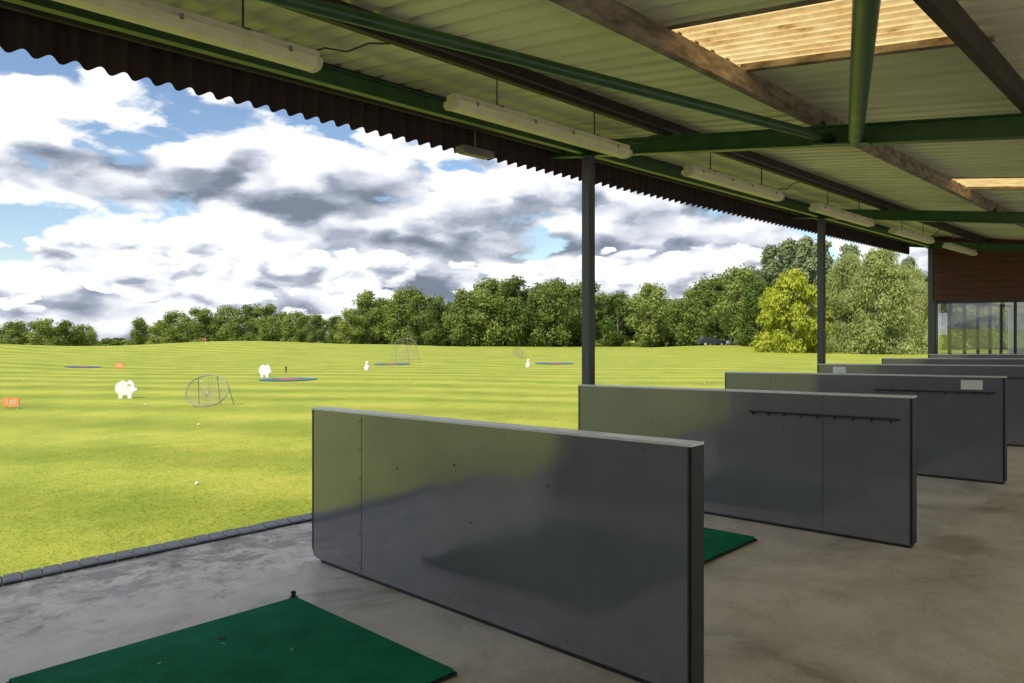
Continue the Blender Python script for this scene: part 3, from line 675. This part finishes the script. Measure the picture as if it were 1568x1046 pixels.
birch=tree_mesh('birch_mesh',81,13,5.4,.10,52,30000,.12,M_leafC,'dome',.75,(.2,.34))
yel=tree_mesh('yellow_mesh',83,10,4.6,.06,40,18000,.15,M_leafB,'dome',.2,(.2,.36))
yel2=tree_mesh('yellow2_mesh',88,10,4.0,.06,30,10000,.18,M_leafB,'round',.1)
pop=tree_mesh('poplar_mesh',85,18,4.2,.10,46,13000,.24,M_leafD,'tall',0,(.28,.42))
def tr(name,me,H,px,D,top,sx=1):
    u=fpx(px)*D; x,y,z=P(D,u); h=EYE+(502-top)/1117*D-z
    return inst(name,me,D,u,h/H,sx)
tr('birch_tree',birch,13,1350,84,374,1.02)
tr('birch_tree',birch,13,1302,92,382,.8)
tr('birch_tree',birch,13,1403,92,406,.62)
tr('maple_tree',yel,10,1216,86,410,.98)
tr('maple_tree',yel2,10,1182,95,436,.7)
tr('maple_tree',yel2,10,1280,98,440,.9)
for px_,D,top in ((1180,112,374),(1206,114,364),(1232,113,360),(1258,116,366),(1300,118,372),(1350,120,380),(1390,118,392)):
    tr('poplar_tree',pop,18,px_,D,top,.95)
tr('oak_tree',oaks[1],14,1130,112,406,.8); tr('oak_tree',oaks[3],14,1095,124,424,.85); tr('oak_tree',oaks[2],14,1160,104,426,.8)

# ---------------------------------------------------------------- world
w=bpy.data.worlds.new('World'); S.world=w; w.use_nodes=True; nt=w.node_tree; L=nt.links
for n in list(nt.nodes): nt.nodes.remove(n)
SUN_EL=math.radians(50)
out=N(nt,'ShaderNodeOutputWorld'); tc=N(nt,'ShaderNodeTexCoord')
nrm=N(nt,'ShaderNodeVectorMath',operation='NORMALIZE'); L.new(tc.outputs['Generated'],nrm.inputs[0])
sky=N(nt,'ShaderNodeTexSky'); sky.sky_type='NISHITA'; sky.sun_disc=False; sky.sun_elevation=SUN_EL; sky.sun_rotation=math.radians(261); sky.air_density=1.0; sky.dust_density=.3; sky.ozone_density=2.2
bg1=N(nt,'ShaderNodeBackground'); bg1.inputs[1].default_value=.15; L.new(sky.outputs[0],bg1.inputs[0])
def vm(op,a,b=None):
    n=N(nt,'ShaderNodeVectorMath',operation=op)
    for i_,v in enumerate((a,b)):
        if v is None: continue
        if hasattr(v,'is_linked'): L.new(v,n.inputs[i_])
        else: n.inputs[i_].default_value=v
    return n
def mt(op,a,b=None,c=None,clamp=False):
    n=N(nt,'ShaderNodeMath',operation=op); n.use_clamp=clamp
    for i_,v in enumerate((a,b,c)):
        if v is None: continue
        if isinstance(v,(int,float)): n.inputs[i_].default_value=v
        else: L.new(v,n.inputs[i_])
    return n.outputs[0]
def mrange(v,a,b,c=0,d=1,smooth=True):
    n=N(nt,'ShaderNodeMapRange'); 
    if smooth: n.interpolation_type='SMOOTHSTEP'
    n.inputs['From Min'].default_value=a; n.inputs['From Max'].default_value=b; n.inputs['To Min'].default_value=c; n.inputs['To Max'].default_value=d
    L.new(v,n.inputs[0]); return n.outputs[0]
d0=vm('MULTIPLY',nrm.outputs[0],(1,1,2.3)).outputs[0]
wv=N(nt,'ShaderNodeTexNoise'); wv.inputs['Scale'].default_value=10; wv.inputs['Detail'].default_value=4; wv.inputs['Roughness'].default_value=.62
L.new(d0,wv.inputs['Vector'])
wsc=vm('SCALE',wv.outputs['Color']); wsc.inputs['Scale'].default_value=.085
wd=vm('ADD',d0,wsc.outputs[0]).outputs[0]
def nse(vec,sc,det,ro):
    n=N(nt,'ShaderNodeTexNoise'); n.inputs['Scale'].default_value=sc; n.inputs['Detail'].default_value=det; n.inputs['Roughness'].default_value=ro
    L.new(vec,n.inputs['Vector']); return n.outputs['Fac']
def vor(vec,sc=10,det=1):
    v=N(nt,'ShaderNodeTexVoronoi'); v.feature='F1'; v.inputs['Scale'].default_value=sc; v.inputs['Detail'].default_value=det; v.inputs['Roughness'].default_value=.6
    L.new(vec,v.inputs['Vector']); return v.outputs['Distance']
v1=vor(wd)
den=mt('MULTIPLY_ADD',v1,-.20,mt('MULTIPLY_ADD',nse(wd,4.0,7,.56),.9,.15))
wup=vm('ADD',wd,(-.022,-.012,.050)).outputs[0]
lo1=mt('MULTIPLY_ADD',v1,-.18,mt('MULTIPLY',nse(wd,4.0,3,.5),.9))
lo2=mt('MULTIPLY_ADD',vor(wup),-.18,mt('MULTIPLY',nse(wup,4.0,3,.5),.9))
def skydir(px,py):
    t=(px-784)/1117; s_=(502-py)/1117; x=CT+t*ST; y=ST-t*CT; v=Vector((x,y,s_)).normalized(); return v
def blob(px,py,rx,ry,amp):
    c=skydir(px,py); rx=rx/1117; ry=ry/1117
    df=vm('SUBTRACT',nrm.outputs[0],tuple(c)); sc=vm('MULTIPLY',df.outputs[0],(1/rx,1/rx,1/ry)); ln=N(nt,'ShaderNodeVectorMath',operation='DOT_PRODUCT'); L.new(sc.outputs[0],ln.inputs[0]); L.new(sc.outputs[0],ln.inputs[1])
    e=mt('EXPONENT',mt('MULTIPLY',ln.outputs['Value'],-1.0)); return mt('MULTIPLY',e,amp)
def blobs(lst):
    r=None
    for a in lst:
        x_=blob(*a); r=x_ if r is None else mt('ADD',r,x_)
    return r
sp=N(nt,'ShaderNodeSeparateXYZ'); L.new(nrm.outputs[0],sp.inputs[0])
# upper, broader deck
cov=blobs([(130,200,120,26,-.13),(50,335,130,24,-.15),(250,225,80,26,-.09),(40,130,120,34,.07),(140,285,130,18,.12),(700,300,330,110,.13),(350,235,150,34,.12),(400,310,200,40,.10),(960,345,50,14,-.05),(1100,350,150,70,.06)])
cov=mt('ADD',cov,mrange(sp.outputs['Z'],.10,.03,0,.16))
dc=mt('ADD',den,cov)
al=mrange(dc,.385,.465)
sh=mt('MULTIPLY_ADD',mt('SUBTRACT',lo1,lo2),4.8,.62)
dark=blobs([(700,372,210,30,-.62),(540,300,200,34,-.30),(860,385,200,22,-.34),(1150,370,120,26,-.25),(480,225,150,20,-.10),(640,245,120,18,.26),(420,250,70,16,.22),(760,275,80,18,.28),(150,150,160,60,.22)])
sh=mt('ADD',mt('ADD',sh,dark),mrange(dc,.40,.72,.22,-.20,False),clamp=True)
cr=ramp(nt,[(0,(.19,.225,.29)),(.3,(.37,.41,.50)),(.6,(.70,.73,.80)),(.88,(1.0,1.0,1.0))]); L.new(sh,cr.inputs[0])
bg2=N(nt,'ShaderNodeBackground'); bg2.inputs[1].default_value=1.14; L.new(cr.outputs[0],bg2.inputs[0])
mx=N(nt,'ShaderNodeMixShader'); L.new(al,mx.inputs[0]); L.new(bg1.outputs[0],mx.inputs[1]); L.new(bg2.outputs[0],mx.inputs[2])
# lower heaped cumulus with crisp tops and shaded bases
fd=vm('ADD',wd,(3.1,1.7,.4)).outputs[0]
fdu=vm('ADD',fd,(-.016,-.008,.036)).outputs[0]
vf=vor(fd,15,1)
f1=mt('MULTIPLY_ADD',vf,-.22,mt('MULTIPLY_ADD',nse(fd,6.0,6,.52),.85,.19))
flo1=mt('MULTIPLY_ADD',vf,-.22,mt('MULTIPLY',nse(fd,6.0,3,.5),.85)); flo2=mt('MULTIPLY_ADD',vor(fdu,15,1),-.22,mt('MULTIPLY',nse(fdu,6.0,3,.5),.85))
band=mt('MULTIPLY',mrange(sp.outputs['Z'],.15,.095),mrange(sp.outputs['Z'],-.02,.03))
fcov=mt('ADD',mt('MULTIPLY_ADD',band,.34,-.30),blobs([(250,400,170,34,.12),(520,400,110,24,.07),(980,395,90,30,.12),(60,420,80,26,.06),(150,465,80,10,-.04),(720,375,150,26,-.22)]))
fdc=mt('ADD',f1,fcov)
fal=mrange(fdc,.455,.49)
fsh=mt('ADD',mt('MULTIPLY_ADD',mt('SUBTRACT',flo1,flo2),6.0,.70),mrange(fdc,.47,.68,.12,-.22,False),clamp=True)
cr2=ramp(nt,[(0,(.34,.38,.46)),(.3,(.52,.56,.64)),(.6,(.80,.82,.88)),(.88,(1.04,1.03,1.02))]); L.new(fsh,cr2.inputs[0])
bg3=N(nt,'ShaderNodeBackground'); bg3.inputs[1].default_value=1.12; L.new(cr2.outputs[0],bg3.inputs[0])
mx2=N(nt,'ShaderNodeMixShader'); L.new(fal,mx2.inputs[0]); L.new(mx.outputs[0],mx2.inputs[1]); L.new(bg3.outputs[0],mx2.inputs[2]); L.new(mx2.outputs[0],out.inputs[0])

Sv=Vector((-math.cos(math.radians(9))*math.cos(SUN_EL),-math.sin(math.radians(9))*math.cos(SUN_EL),math.sin(SUN_EL)))
sd=bpy.data.lights.new('sun','SUN'); sd.energy=5.0; sd.angle=math.radians(.5); sd.color=(1,.945,.86)
so=bpy.data.objects.new('sun',sd); COL.objects.link(so); so.rotation_euler=Sv.to_track_quat('Z','Y').to_euler(); so.location=(0,0,30)

cd=bpy.data.cameras.new('camera'); cd.sensor_width=36; cd.lens=36*1117/1568; cd.shift_y=-21/1568; cd.clip_start=.05; cd.clip_end=6000
co=bpy.data.objects.new('camera',cd); COL.objects.link(co); co.location=(0,0,EYE); co.rotation_euler=(math.pi/2,0,TH-math.pi/2); S.camera=co
S.view_settings.view_transform='Standard'; S.view_settings.look='None'; S.view_settings.exposure=0
